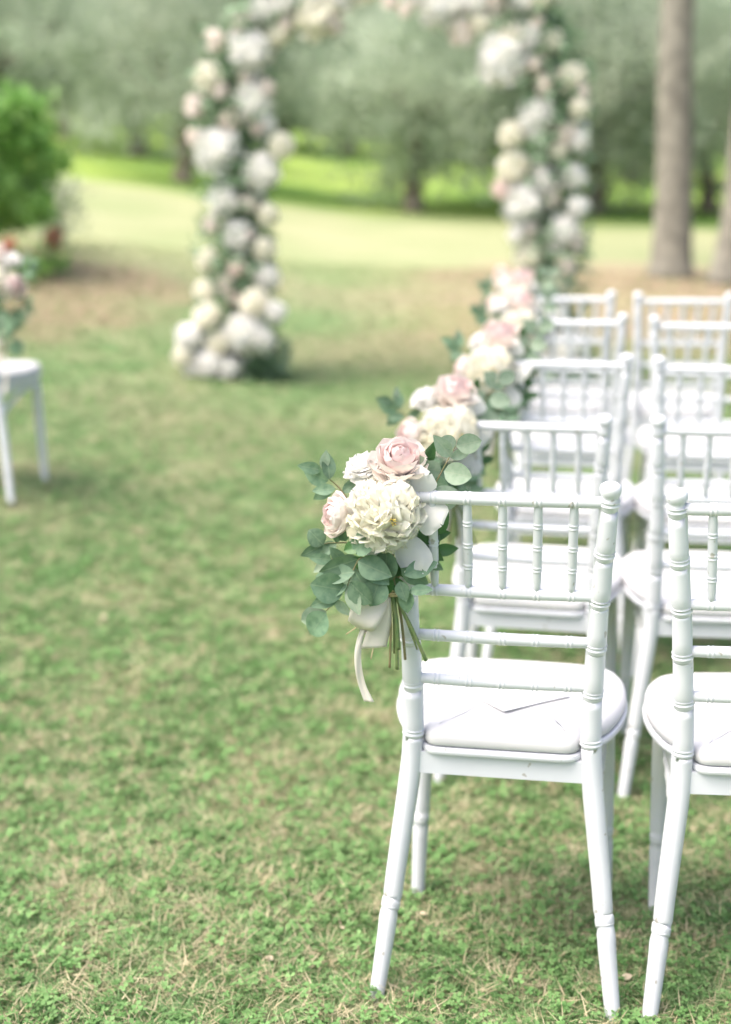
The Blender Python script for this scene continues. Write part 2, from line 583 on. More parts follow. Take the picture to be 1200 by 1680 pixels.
ip = ng.nodes.new("GeometryNodeInstanceOnPoints")
ip.inputs["Pick Instance"].default_value = True
rr = ng.nodes.new("FunctionNodeRandomValue"); rr.data_type = 'FLOAT_VECTOR'
rr.inputs[0].default_value = (-0.2, -0.2, 0); rr.inputs[1].default_value = (0.2, 0.2, 6.283)
rs = ng.nodes.new("FunctionNodeRandomValue"); rs.data_type = 'FLOAT'
rs.inputs[2].default_value = 0.6; rs.inputs[3].default_value = 1.25
L = ng.links.new
L(gi.outputs[0], dp.inputs["Mesh"]); L(na.outputs[0], dp.inputs["Density"])
L(dp.outputs["Points"], ip.inputs["Points"]); L(ci.outputs[0], ip.inputs["Instance"])
L(rr.outputs[0], ip.inputs["Rotation"]); L(rs.outputs[1], ip.inputs["Scale"])
L(ip.outputs[0], go.inputs[0])
md = grass.modifiers.new("scatter", 'NODES')
md.node_group = ng

# ------------------------------------------------------------------ trees
def leaves_mesh(name, centers, size, aspect, mat, rng, up=0.3):
    """many small leaf-shaped quads, bent along the midrib"""
    n = len(centers)
    d = rng.normal(size=(n, 3)); d[:, 2] += up
    d /= np.linalg.norm(d, axis=1)[:, None]
    e = np.cross(d, rng.normal(size=(n, 3)))
    e /= np.linalg.norm(e, axis=1)[:, None]
    s = size * rng.uniform(0.6, 1.35, n)[:, None]
    a = centers - d * s / 2
    c_ = centers + d * s / 2
    l_ = centers - e * s * aspect / 2
    r_ = centers + e * s * aspect / 2
    v = np.stack([a, l_, c_, r_], 1).reshape(-1, 3)
    me = bpy.data.meshes.new(name)
    me.vertices.add(4 * n); me.vertices.foreach_set("co", v.ravel())
    me.loops.add(4 * n); me.loops.foreach_set("vertex_index", np.arange(4 * n))
    me.polygons.add(n)
    me.polygons.foreach_set("loop_start", np.arange(0, 4 * n, 4))
    me.polygons.foreach_set("loop_total", np.full(n, 4))
    me.update(calc_edges=True)
    me.materials.append(mat)
    return me

def clumps(rng, n_clump, n_leaf, rx, rz, cz, clump_r, shell=0.5, droop=0.0, low=0.6):
    """leaf centres gathered in uneven clumps inside an ellipsoid"""
    u = rng.normal(size=(n_clump, 3)); u /= np.linalg.norm(u, axis=1)[:, None]
    r = shell + (1 - shell) * rng.random(n_clump)
    wob = 0.8 + 0.4 * rng.random(n_clump)
    c = u * (r * wob)[:, None] * np.array([rx, rx, rz])
    c[:, 2] = np.where(c[:, 2] < -rz * low, -rz * low - droop * rng.random(n_clump), c[:, 2]) + cz
    sz = clump_r * rng.uniform(0.5, 1.3, n_clump)
    idx = rng.integers(0, n_clump, n_leaf)
    q = rng.normal(size=(n_leaf, 3)) * 0.5
    return c[idx] + q * sz[idx][:, None] * np.array([1, 1, 0.8])

def trunk_mesh(name, rng, h, r, mat, limbs=5, spread=1.0, lean=(0.0, 0.0), seg=10, fork=None):
    mb = MB()
    fork = fork or h
    k = 9
    ts = np.linspace(0, 1, k)
    wob = rng.normal(size=(k, 2)) * r * (0.22 if h < 4 else 0.07)
    wob[0] = 0
    P = np.stack([lean[0] * ts * fork + wob[:, 0], lean[1] * ts * fork + wob[:, 1], ts * fork - 0.05], 1)
    P = catmull(P, 4)
    tt = np.linspace(0, 1, len(P))
    mb.add(*tube(P, r * (1 - 0.32 * tt) * (1 + 0.45 * np.exp(-tt * fork / 0.18)), seg))
    top = P[-1]
    for i in range(limbs):
        a = 6.283 * i / limbs + rng.uniform(-0.4, 0.4)
        ln = h * rng.uniform(0.45, 0.7)
        e = top + np.array([math.cos(a) * spread * ln * 0.7, math.sin(a) * spread * ln * 0.7, ln * rng.uniform(0.5, 0.9)])
        mid_ = (top + e) / 2 + rng.normal(size=3) * 0.08 * ln
        Q = catmull([P[-4], (top + mid_) / 2 + (0, 0, 0.03), mid_, e], 4)
        mb.add(*tube(Q, np.linspace(r * 0.55, r * 0.12, len(Q)), 6))
    return mb.me(name, mat)

OLIVES = []
for i in range(4):
    rng = np.random.default_rng(40 + i)
    h = [3.9, 4.6, 4.2, 5.0][i]
    tr = trunk_mesh("olive_trunk", rng, h * 0.55, 0.15, M['olive_bark'], 6, 1.0, (rng.uniform(-.08, .08), rng.uniform(-.08, .08)), fork=1.25)
    rx = [1.9, 2.3, 2.1, 2.6][i]
    rz = (h - 0.45) / 2
    cc = clumps(rng, 150, 14000, rx, rz, 0.25 + rz, 0.55, 0.45, 0.25, 0.85)
    cr = leaves_mesh("olive_crown", cc, 0.15, 0.30, M['olive'], rng)
    OLIVES.append((tr, cr))

def olive(x, y, kind, rz, s, label, group=None):
    t = thing("olive_tree", label, "tree", (x, y, gz(x, y)), rz, group)
    t.scale = (s, s, s)
    obj("trunk", OLIVES[kind][0], t)
    obj("crown", OLIVES[kind][1], t)
    return t

def px_x(px, Y):
    return (px - 600) / FPX * Y

olive(px_x(677, 23), 22.6, 0, 0.4, 1.0, "silvery olive tree with bare trunk standing right behind the arch opening")
G = "olive trees beyond the dry lawn"
LB = "grey-green olive tree growing in the meadow beyond the dry lawn"
for (px, Y, k, rz, s) in [(312, 23.5, 1, 1.0, 0.95), (235, 29, 2, 2.0, 1.0), (122, 33, 3, 0.3, 1.05), (20, 28, 1, 4.0, 1.0), (470, 41, 2, 5.2, 1.3),
                          (570, 43, 3, 2.9, 1.3), (850, 24.5, 2, 3.3, 1.0), (790, 40, 1, 1.9, 1.3), (965, 23.5, 0, 5.0, 1.1), (1030, 34, 3, 0.9, 1.2),
                          (1150, 25, 1, 2.4, 1.0), (1250, 31, 2, 4.6, 1.2), (-90, 36, 0, 3.0, 1.3), (370, 40, 1, 0.1, 1.3), (690, 44, 2, 1.1, 1.3),
                          (900, 42, 0, 2.1, 1.5), (180, 44, 3, 3.1, 1.25), (1330, 25, 3, 1.4, 1.0), (-200, 27, 2, 2.0, 1.0)]:
    olive(px_x(px, Y), Y, k, rz, s, LB, G)

# far wood: reads as one mass
rng = np.random.default_rng(99)
cl = []
for k in range(60):
    x = -62 + k * 2.1 + rng.uniform(-1, 1)
    y = rng.uniform(54, 72)
    hh = rng.uniform(10, 15) * (0.75 if 13 < x < 21 else 1.0)
    c = clumps(rng, 60, 2600, rng.uniform(2.6, 4.2), hh * 0.58, hh * 0.40, 1.5, 0.4)
    cl.append(c + np.array([x, y, gz(x, y)]))
wood = obj("distant_wood", leaves_mesh("distant_wood", np.concatenate(cl), 0.55, 0.5, M['wood'], rng))
wood["kind"] = "stuff"
wood["label"] = "tall green wood closing the view behind the olive trees"
wood["category"] = "wood"

# tall trees on the right
def tall_tree(px, py, wpx, lean, h, seed, label):
    p_ = on_ground(px, py)
    r = wpx / 2 / FPX * p_.y
    t = thing("tall_tree", label, "tree", (p_.x, p_.y, gz(p_.x, p_.y)), 0)
    rng = np.random.default_rng(seed)
    obj("trunk", trunk_mesh("tall_trunk", rng, 5.0, r, M['bark'], 6, 0.9, lean, 18, fork=h), t)
    c = clumps(rng, 110, 9000, 2.6, 2.0, h + 2.4, 0.7, 0.35) + np.array([lean[0] * h, lean[1] * h, 0])
    obj("crown", leaves_mesh("tall_crown", c, 0.22, 0.45, M['wood'], rng), t)

tall_tree(1100, 455, 63, (-0.008, 0.0), 5.5, 3, "tall straight grey tree trunk rising from bare ground behind the chairs")
tall_tree(1190, 466, 52, (0.10, 0.02), 5.8, 4, "leaning grey tree trunk next to the tall straight one")

# ------------------------------------------------------------------ shrubs, bed and red flowers on the left
def shrub(px, py, Y, rx, h, mat, n, size, aspect, seed, label, name="shrub"):
    x = px_x(px, Y)
    t = thing(name, label, "shrub", (x, Y, gz(x, Y)), 0)
    rng = np.random.default_rng(seed)
    c = clumps(rng, 120, n, rx, h / 2, h / 2 + 0.02, 0.16, 0.6)
    obj("foliage", leaves_mesh("foliage", c, size, aspect, mat, rng, 0.6), t)
    mb = MB()
    for k in range(7):
        a = k * 0.9
        mb.add(*tube(catmull([(0.03 * math.cos(a), 0.03 * math.sin(a), -0.05), (0.2 * rx * math.cos(a), 0.2 * rx * math.sin(a), h * 0.35), (0.5 * rx * math.cos(a), 0.5 * rx * math.sin(a), h * 0.8)], 4), np.linspace(0.02, 0.006, 9), 5))
    obj("stem", mb.me("stem", M['olive_bark']), t)

shrub(-62, 0, 12.4, 1.0, 1.62, M['laurel'], 20000, 0.085, 0.5, 21, "dense bright green clipped shrub at the bed edge")
shrub(104, 0, 14.0, 0.24, 0.72, M['lav'], 700, 0.08, 0.3, 22, "small silvery shrub beside the bright green one", "silver_shrub")

def red_plant(px, py, Y, seed, label):
    rng = np.random.default_rng(seed)
    x = px_x(px, Y)
    z = gz(x, Y)
    t = thing("red_flower_plant", label, "flowers", (x, Y, z), 0, None)
    top = at(px, py, Y).z - z
    for k in range(3):
        dx, dy = rng.normal(size=2) * 0.05
        zz = top + rng.normal() * 0.03
        mb = MB(); mb.add(*tube([(dx * 0.3, dy * 0.3, -0.02), (dx * 0.7, dy * 0.7, zz * 0.6), (dx, dy, zz)], 0.004, 5))
        obj("stem", mb.me("stem", M['stem']), t)
        q = np.clip(rng.normal(size=(45, 3)), -1.5, 1.5) * np.array([0.026, 0.026, 0.02]) + np.array([dx, dy, zz])
        obj("bloom", leaves_mesh("bloom", q, 0.045, 0.8, M['red'], rng), t)
    q = rng.normal(size=(160, 3)) * np.array([0.09, 0.09, 0.06]) + np.array([0, 0, top * 0.4])
    obj("foliage", leaves_mesh("foliage", q, 0.06, 0.7, M['laurel'], rng), t)

red_plant(30, 404, 11.4, 5, "orange red flowers under the bright green shrub")
red_plant(84, 386, 12.0, 6, "coral pink flowers on the brown bed beside the shrub")

# ------------------------------------------------------------------ chair
YB = -0.19
def post_pt(side, z):
    """centre line of a back post: splayed foot, raked back"""
    hw = np.interp(z, [-0.05, 0.20, 0.40, 0.50, 0.70, 0.92], [0.210, 0.179, 0.1545, 0.151, 0.158, 0.171])
    yy = np.interp(z, [-0.05, 0.20, 0.40, 0.50, 0.70, 0.92], [-0.252, -0.208, -0.188, -0.192, -0.226, -0.275])
    return np.array([side * hw, yy, z])

def smooth_path(f, zs):
    P = np.array([f(z) for z in zs])
    k = np.array([1, 2, 3, 4, 3, 2, 1.0]); k /= k.sum()
    Q = P.copy()
    for c in (0, 1):
        pad = np.concatenate([2 * P[0, c] - P[3:0:-1, c], P[:, c], 2 * P[-1, c] - P[-2:-5:-1, c]])
        Q[:, c] = np.convolve(pad, k, 'valid')
    return Q

def ring_bumps(s, at_, amp=0.0016, half=0.0022, gap=0.0036):
    out_ = np.zeros_like(s)
    for c in at_:
        for o in (-gap, gap):
            out_ += amp * np.clip(1 - ((s - c - o) / half) ** 2, 0, 1)
    return out_

def fine(lo, hi, marks, step=0.02, span=0.008, sub=0.0009):
    s = list(np.arange(lo, hi, step)) + [hi]
    for mk in marks:
        s += list(np.arange(mk - span, mk + span + 1e-6, sub))
    return np.array(sorted(set(round(q, 5) for q in s if lo <= q <= hi)))

def rail_me(name, z, r, marks):
    x0, x1 = -post_pt(1, z)[0] + 0.008, post_pt(1, z)[0] - 0.008
    yy = post_pt(1, z)[1]
    s = fine(x0, x1, marks)
    bow = -0.004 * (1 - (s / x1) ** 2)
    rad = r * (1 - 0.10 * np.abs(s / x1) ** 2) + ring_bumps(s, marks, 0.0011)
    v, f = tube(np.stack([s, yy + bow, np.full_like(s, z)], 1), rad, 14)
    mb = MB(); mb.add(v, f)
    return mb.me(name, M['chair'])

def build_chair(label):
    t = thing("chiavari_chair", label, "chair")
    rings = [0.888, 0.80, 0.715, 0.632, 0.547, 0.455]
    for sd_ in (-1, 1):
        zs = fine(-0.042, 0.893, rings + [0.14])
        rad = np.interp(zs, [0, 0.14, 0.36, 0.5, 0.9], [0.0138, 0.0168, 0.0186, 0.0175, 0.0152]) + ring_bumps(zs, rings)
        for gpos in (0.131, 0.149):
            rad -= 0.0028 * np.clip(1 - ((zs - gpos) / 0.0028) ** 2, 0, 1)
        P = smooth_path(lambda z: post_pt(sd_, z), zs)
        mb = MB(); mb.add(*tube(P, rad, 18))
        po = obj("back_post", mb.me("back_post", M['chair']), t)
        zz = np.array([0.890, 0.894, 0.897, 0.900, 0.905, 0.911, 0.916, 0.9195, 0.921])
        rr_ = np.array([0.0155, 0.0135, 0.0130, 0.0150, 0.0172, 0.0176, 0.0162, 0.0115, 0.002])
        top = post_pt(sd_, 0.9)
        mb = MB(); mb.add(*tube([(top[0], top[1] - (z - 0.9) * 0.18, z) for z in zz], rr_, 18))
        obj("finial", mb.me("finial", M['chair']), po)
        # straight front leg
        zs = fine(-0.042, 0.419, [0.14, 0.37])
        rad = np.interp(zs, [0, 0.14, 0.3, 0.40], [0.0135, 0.0165, 0.0185, 0.0185])
        for gpos in (0.131, 0.149, 0.362, 0.378):
            rad -= 0.0028 * np.clip(1 - ((zs - gpos) / 0.0028) ** 2, 0, 1)
        mb = MB(); mb.add(*tube([(sd_ * (0.187 - 0.012 * z / 0.4), 0.150 + 0.0 * z, z) for z in zs], rad, 16))
        obj("front_leg", mb.me("front_leg", M['chair']), t)
        # arched side stretcher with turned rings
        A, B = np.array([sd_ * 0.178, 0.148, 0.375]), np.array([sd_ * 0.163, -0.195, 0.30])
        C_ = (A + B) / 2 + np.array([0, 0.01, 0.025])
        P = catmull([A, (A + C_) / 2 + np.array([0, 0, 0.008]), C_, (B + C_) / 2 + np.array([0, 0, 0.006]), B], 24)
        s = np.linspace(0, 0.36, len(P))
        mb = MB(); mb.add(*tube(P, 0.0085 + ring_bumps(s, np.arange(0.04, 0.35, 0.045), 0.0016, 0.004, 0.0045), 10))
        obj("side_stretcher", mb.me("side_stretcher", M['chair']), t)
    xs = [-0.113, -0.0565, 0.0, 0.0565, 0.113]
    obj("top_rail", rail_me("top_rail", 0.887, 0.0108, xs), t)
    for z in (0.722, 0.638, 0.556):
        obj("back_rail", rail_me("back_rail", z, 0.0102, xs if z > 0.7 else [x * 0.98 for x in xs]), t)
    for x in xs:
        zs = fine(0.728, 0.882, [0.768, 0.806, 0.844], 0.01)
        rad = np.interp(zs, [0.728, 0.75, 0.805, 0.86, 0.882], [0.0058, 0.0072, 0.0078, 0.0074, 0.0066]) + ring_bumps(zs, [0.768, 0.806, 0.844], 0.0011, 0.0018, 0.003)
        y_ = [post_pt(1, z)[1] - 0.004 * (1 - (x / 0.155) ** 2) for z in zs]
        mb = MB(); mb.add(*tube(np.stack([x * (1 + 0.10 * (zs - 0.8)), y_, zs], 1), rad, 12))
        obj("spindle", mb.me("spindle", M['chair']), t)
    half = [(0, -0.205), (0.08, -0.205), (0.118, -0.202), (0.134, -0.182), (0.146, -0.15), (0.178, -0.10), (0.200, -0.03), (0.211, 0.05), (0.206, 0.13), (0.184, 0.182), (0.14, 0.206), (0.07, 0.213)]
    pts = half + [(0, 0.215)] + [(-x, y) for x, y in half[:0:-1]]
    O = catmull(pts, 5, closed=True)
    cen = np.array([0, 0.01])
    nn = len(O)
    tang = np.roll(O, -1, 0) - np.roll(O, 1, 0)
    nor = np.stack([tang[:, 1], -tang[:, 0]], 1); nor /= np.linalg.norm(nor, axis=1)[:, None]
    def loops(lst, close_bottom=True, close_top=True):
        v, f = [], []
        for (off, z, sc) in lst:
            Q = O + nor * off
            Q = cen + (Q - cen) * sc
            v += [(q[0], q[1], z) for q in Q]
        for k in range(len(lst) - 1):
            for j in range(nn):
                f.append((k * nn + j, k * nn + (j + 1) % nn, (k + 1) * nn + (j + 1) % nn, (k + 1) * nn + j))
        f.append(tuple(range(nn - 1, -1, -1)))
        f.append(tuple((len(lst) - 1) * nn + j for j in range(nn)))
        return v, f
    # cushion: rounded edge and slightly domed top, with a piped welt below
    v, f = loops([(-0.010, 0.4340, 1), (-0.004, 0.4340, 1), (0.0, 0.4365, 1), (0.0015, 0.4425, 1), (0.001, 0.4495, 1), (-0.002, 0.4565, 1), (-0.008, 0.4620, 1), (-0.018, 0.4655, 1), (-0.034, 0.4685, 0.98), (-0.05, 0.4710, 0.8), (-0.05, 0.4730, 0.55), (-0.05, 0.4740, 0.25), (-0.05, 0.4743, 0.02)])
    mb = MB(); mb.add(v, f)
    obj("cushion", mb.me("cushion", M['cushion']), t)
    v, f = loops([(-0.02, 0.4195, 1), (0.000, 0.4195, 1), (0.004, 0.4215, 1), (0.005, 0.4255, 1), (0.004, 0.4305, 1), (0.0, 0.4325, 1), (-0.02, 0.4325, 1)])
    mb = MB(); mb.add(v, f)
    # apron boards below the seat plate
    def board(p, q, z0, z1, th):
        p, q = np.array(p), np.array(q)
        d = (q - p) / np.linalg.norm(q - p); e = np.array([-d[1], d[0]]) * th / 2
        cs = [p - e, q - e, q + e, p + e]
        mb.add([(c[0], c[1], z) for z in (z0, z1) for c in cs], [(3, 2, 1, 0), (4, 5, 6, 7), (0, 1, 5, 4), (1, 2, 6, 5), (2, 3, 7, 6), (3, 0, 4, 7)])
    board((-0.141, -0.188), (0.141, -0.188), 0.381, 0.420, 0.020)
    board((-0.17, 0.15), (0.17, 0.15), 0.376, 0.420, 0.020)
    for sd_ in (-1, 1):
        board((sd_ * 0.157, -0.18), (sd_ * 0.176, 0.15), 0.380, 0.420, 0.018)
    me = mb.me("seat_frame", M['chair'], smooth=False)
    obj("seat_frame", me, t)
    return t

DIR = R(-9.9)                       # chairs face a little to the right of the view
def frame_of(p_post, side, rot):
    """chair origin from the position of one post top"""
    l = Vector(post_pt(side, 0.92))
    return p_post - rot.to_matrix() @ l

ORD = ["back row", "second row from the back", "middle row", "second row from the arch", "front row facing the arch"]
rows = []
chair0 = build_chair("x")
first = True
DIST = [2.22, 3.12, 3.90, 4.78, 5.50]
C1 = [(1004, 793), (994, 682), (1030, 578), (1023, 512), (1004, 478)]
C2 = [(1110, 803), (1080, 683), (1082, 578), (1074, 517), (1047, 480)]
TILT = [0.0, 4.0, 2.6, 2.6, 2.6]
YAW = [(-9.9, -9.9), (-12.5, -6.5), (-10.5, -9.0), (-9.0, -11.0), (-10.0, -6.0)]
chairs = {}
for k in range(5):
    for col, (pp, side) in enumerate(((C1[k], 1), (C2[k], -1))):
        rot = Euler((R(TILT[k]), R(-2.0) if (k, col) == (0, 1) else 0.0, R(YAW[k][col])))
        p_ = at(pp[0], pp[1], DIST[k] - (0.02 if col else 0))
        o2 = frame_of(p_, side, rot)
        c = chair0 if first else copy_tree(chair0)
        first = False
        g0 = gz(o2.x, o2.y)
        c.location = (o2.x, o2.y, min(max(o2.z, g0 + 0.012), g0 + 0.036))
        c.rotation_euler = rot
        c["group"] = "white chairs set out in rows on the lawn"
        if col == 0:
            c["label"] = "white turned chair on the aisle with a bouquet tied on, " + ORD[k]
        else:
            c["label"] = "white turned chair next to the aisle chair, " + ORD[k]
        chairs[(k, col)] = c
# chair across the aisle
pf = on_ground(74, 792)
lc = copy_tree(chair0)
lz = R(-9.9)
fl = np.array([0.187, 0.150])
c_, s_ = math.cos(lz), math.sin(lz)
lx, ly = pf.x - (c_ * fl[0] - s_ * fl[1]), pf.y - (s_ * fl[0] + c_ * fl[1])
lc.location = (lx, ly, gz(lx, ly) + 0.03)
lc.rotation_euler = (R(2.4), 0, lz)
lc["label"] = "white chair standing alone across the grass aisle"
lc["group"] = "white chairs set out in rows on the lawn"
chairs['left'] = lc

# ------------------------------------------------------------------ flowers and leaves
def petal(w_, l_, cup, curl, ruffle, seed, nu=7, nv=7, notch=0.0, wp=0.55, narrow=0.25):
    """petal surface: base at the origin, growing along +Z, inner face towards +Y... cup bends the sides inward"""
    rng = np.random.default_rng(seed)
    ph = rng.uniform(0, 6.28, 4)
    v = []
    for j in range(nv):
        t = j / (nv - 1)
        half = w_ / 2 * (narrow + (1 - narrow) * math.sin(min(1, t / wp) * math.pi / 2)) * (math.sqrt(max(0, 1 - max(0, (t - wp) / (1 - wp)) ** 2.6)) * 0.93 + 0.07 if t > wp else 1)
        for i in range(nu):
            u = -1 + 2 * i / (nu - 1)
            x = u * half
            z = l_ * t - notch * l_ * max(0, t - 0.6) * (1 - abs(u)) * 2
            y = -cup * (1 - u * u) * half * 0.9 + cup * 0.3 * half       # cupped across
            y += -curl * l_ * (t ** 2.4) * 0.5                           # lip rolls outward
            y += ruffle * l_ * t * t * (math.sin(u * 4.2 + ph[0]) * 0.5 + math.sin(u * 8.1 + ph[1]) * 0.35 + 0.4 * math.sin(t * 7 + ph[2]))
            z += ruffle * l_ * 0.5 * t * math.sin(u * 6 + ph[3])
            v.append((x, y, z))
    f = [(j * nu + i, j * nu + i + 1, (j + 1) * nu + i + 1, (j + 1) * nu + i) for j in range(nv - 1) for i in range(nu - 1)]
    return np.array(v), f

def place_petal(v, az, base_r, base_z, tilt):
    """outer face (-Y) turned away from the axis, tilted outward by tilt"""
    ct, st = math.cos(tilt), math.sin(tilt)
    x, y, z = v[:, 0], v[:, 1], v[:, 2]
    y2, z2 = y * ct - z * st, y * st + z * ct      # tilt: tip moves to -Y (outward)
    y2 = y2 - base_r
    ca, sa = math.cos(az), math.sin(az)
    return np.stack([x * ca - y2 * sa, x * sa + y2 * ca, z2 + base_z], 1)

def rose_petals(rad, seed, opened=1.0):
    """list of (verts, faces, outer?) for a garden rose, axis +Z, centre of the bloom at the origin"""
    rng = np.random.default_rng(seed)
    out_ = []
    n = 40
    for k in range(n):
        t = k / (n - 1)
        r = rad * (0.05 + 0.42 * t ** 1.1)
        w_ = rad * (0.42 + 0.98 * t)
        l_ = rad * (1.12 + 0.10 * math.sin(t * 3) + (0.16 * t))
        tilt = R(-12 + 68 * t ** 2.2 * opened + rng.uniform(-4, 4))
        cup = 0.95 - 0.45 * t
        curl = 0.05 + 0.55 * max(0, t - 0.25)
        v, f = petal(w_, l_, cup, curl, 0.015 + 0.03 * t, seed * 100 + k, 8, 8, 0.04 * t, 0.6, 0.35)
        v = place_petal(v, k * 2.39996 + rng.uniform(-0.15, 0.15), r * 0.55, -rad * (0.52 + 0.16 * t), tilt)
        out_.append((v, f, t > 0.72))
    return out_

def sphere(r, n=10):
    v, f = [(0, 0, r)], []
    k = n * 2
    for i in range(1, n):
        for j in range(k):
            p_, q_ = math.pi * i / n, math.pi * j / n
            v.append((r * math.sin(p_) * math.cos(q_), r * math.sin(p_) * math.sin(q_), r * math.cos(p_)))
    v.append((0, 0, -r))
    for j in range(k):
        f.append((0, 1 + j, 1 + (j + 1) % k))
        f.append((len(v) - 1, 1 + (n - 2) * k + (j + 1) % k, 1 + (n - 2) * k + j))
    for i in range(n - 2):
        for j in range(k):
            f.append((1 + i * k + j, 1 + (i + 1) * k + j, 1 + (i + 1) * k + (j + 1) % k, 1 + i * k + (j + 1) % k))
    return v, f

def peony_petals(rad, seed, n=170, nu=9, nv=7, ruf=0.10, span=1.7, core=0.60, up=(0.2, 0.9, 0.3)):
    """full double peony: ruffled petals laid over a round heart like feathers, their lips lifted; axis +Z"""
    rng = np.random.default_rng(seed)
    mb = MB()
    mb.add(*sphere(rad * core))
    up = np.array(up, float)
    for k in range(n):
        t = (k + 0.5) / n
        pol = math.acos(1 - span * t)
        az = k * 2.39996
        d = np.array([math.sin(pol) * math.cos(az), math.sin(pol) * math.sin(az), math.cos(pol)])
        d = d + rng.normal(size=3) * 0.08
        d /= np.linalg.norm(d)
        tg = up + rng.normal(size=3) * 0.75
        tg -= d * tg.dot(d)
        tg /= np.linalg.norm(tg)
        al = R(rng.uniform(22, 66))
        zax = tg * math.cos(al) + d * math.sin(al)
        yax = -(d * math.cos(al) - tg * math.sin(al))          # outer face (-Y) looks outward
        xax = np.cross(yax, zax)
        l_ = rad * rng.uniform(0.42, 0.68)
        w_ = rad * rng.uniform(0.42, 0.78)
        v, f = petal(w_, l_, 0.30, 0.12, ruf * rng.uniform(0.6, 1.5), seed * 300 + k, nu, nv, rng.uniform(0, .4), 0.72, 0.4)
        v = v @ np.stack([xax, yax, zax]) + (d * core - tg * 0.10) * rad
        mb.add(v, f)
    return mb

def leaf_me(name, wid, bend, mat, tip=0.5, seed=0, fold=0.25):
    """leaf of unit length from the stalk at the origin along +X, face +Z"""
    nu, nv = 5, 9
    v = []
    for j in range(nv):
        t = j / (nv - 1)
        half = wid / 2 * (math.sin(math.pi * t ** tip) ** (0.62 if tip > 0.88 else 0.85) if 0 < t < 1 else 0.02)
        for i in range(nu):
            u = -1 + 2 * i / (nu - 1)
            v.append((t, u * half, -bend * t * t + fold * abs(u) * half + 0.012 * math.sin(9 * t + seed + 2 * u)))
    f = [(j * nu + i, j * nu + i + 1, (j + 1) * nu + i + 1, (j + 1) * nu + i) for j in range(nv - 1) for i in range(nu - 1)]
    return mesh(name, v, f, mat)

LEAF = {
    'round': [leaf_me("round_leaf", 0.84, 0.12, M['euca'], 0.92, 0), leaf_me("round_leaf", 0.92, 0.2, M['euca'], 0.95, 6), leaf_me("egg_leaf", 0.68, 0.08, M['euca'], 0.78, 2)],
    'long': [leaf_me("oval_leaf", 0.50, 0.12, M['euca'], 0.85, s) for s in range(2)],
    'pround': [leaf_me("pale_round_leaf", 0.80, 0.06, M['euca_pale'], 0.9, 3)],
    'plong': [leaf_me("pale_oval_leaf", 0.50, 0.06, M['euca_pale'], 0.85, 4)],
    'dark': [leaf_me("dark_leaf", 0.52, 0.18, M['dark_leaf'], 0.8, 5, 0.4)],
}

SC = 1030.0                          # photograph pixels per metre at the near bouquet
AX, AY = 640.0, 985.0                # the binding
def P(px, py, dy=0.0):
    return Vector(((px - AX) / SC, dy, (AY - py) / SC * 1.02))

def basis(axis_, up=Vector((0, 0, 1))):
    return Vector(axis_).normalized().to_track_quat('Z', 'Y')

def put(o, loc, quat=None, scale=1.0):
    o.location = loc
    if quat is not None:
        o.rotation_mode = 'QUATERNION'
        o.rotation_quaternion = quat
    o.scale = (scale, scale, scale) if isinstance(scale, (int, float)) else scale
    return o

def flower_rose(parent, loc, axis_, rad, seed, opened=1.0):
    root = None
    mbi = MB()
    pts = rose_petals(rad, seed, opened)
    inner = [q for q in pts[:14]]
    for v, f, _ in inner:
        mbi.add(v, f)
    root = obj("rose", mbi.me("rose_heart", M['rose']), parent)
    put(root, loc, basis(axis_))
    for v, f, outer in pts[14:]:
        obj("petal", mesh("rose_petal", v, f, M['rose_out'] if outer else M['rose']), root)
    mb = MB()
    for k in range(5):
        v, f = petal(rad * 0.3, rad * 0.8, 0.3, 0.6, 0.02, seed + k, 4, 5, 0, 0.3, 0.6)
        mb.add(place_petal(v, k * 1.2566, rad * 0.12, -rad * 0.72, R(75)), f)
    mb.add(*tube([(0, 0, -rad * 0.95), (0, 0, -rad * 0.8), (0, 0, -rad * 0.6), (0, 0, -rad * 0.5)], [rad * 0.12, rad * 0.26, rad * 0.26, rad * 0.1], 8))
    obj("calyx", mb.me("calyx", M['stem']), root)
    return root

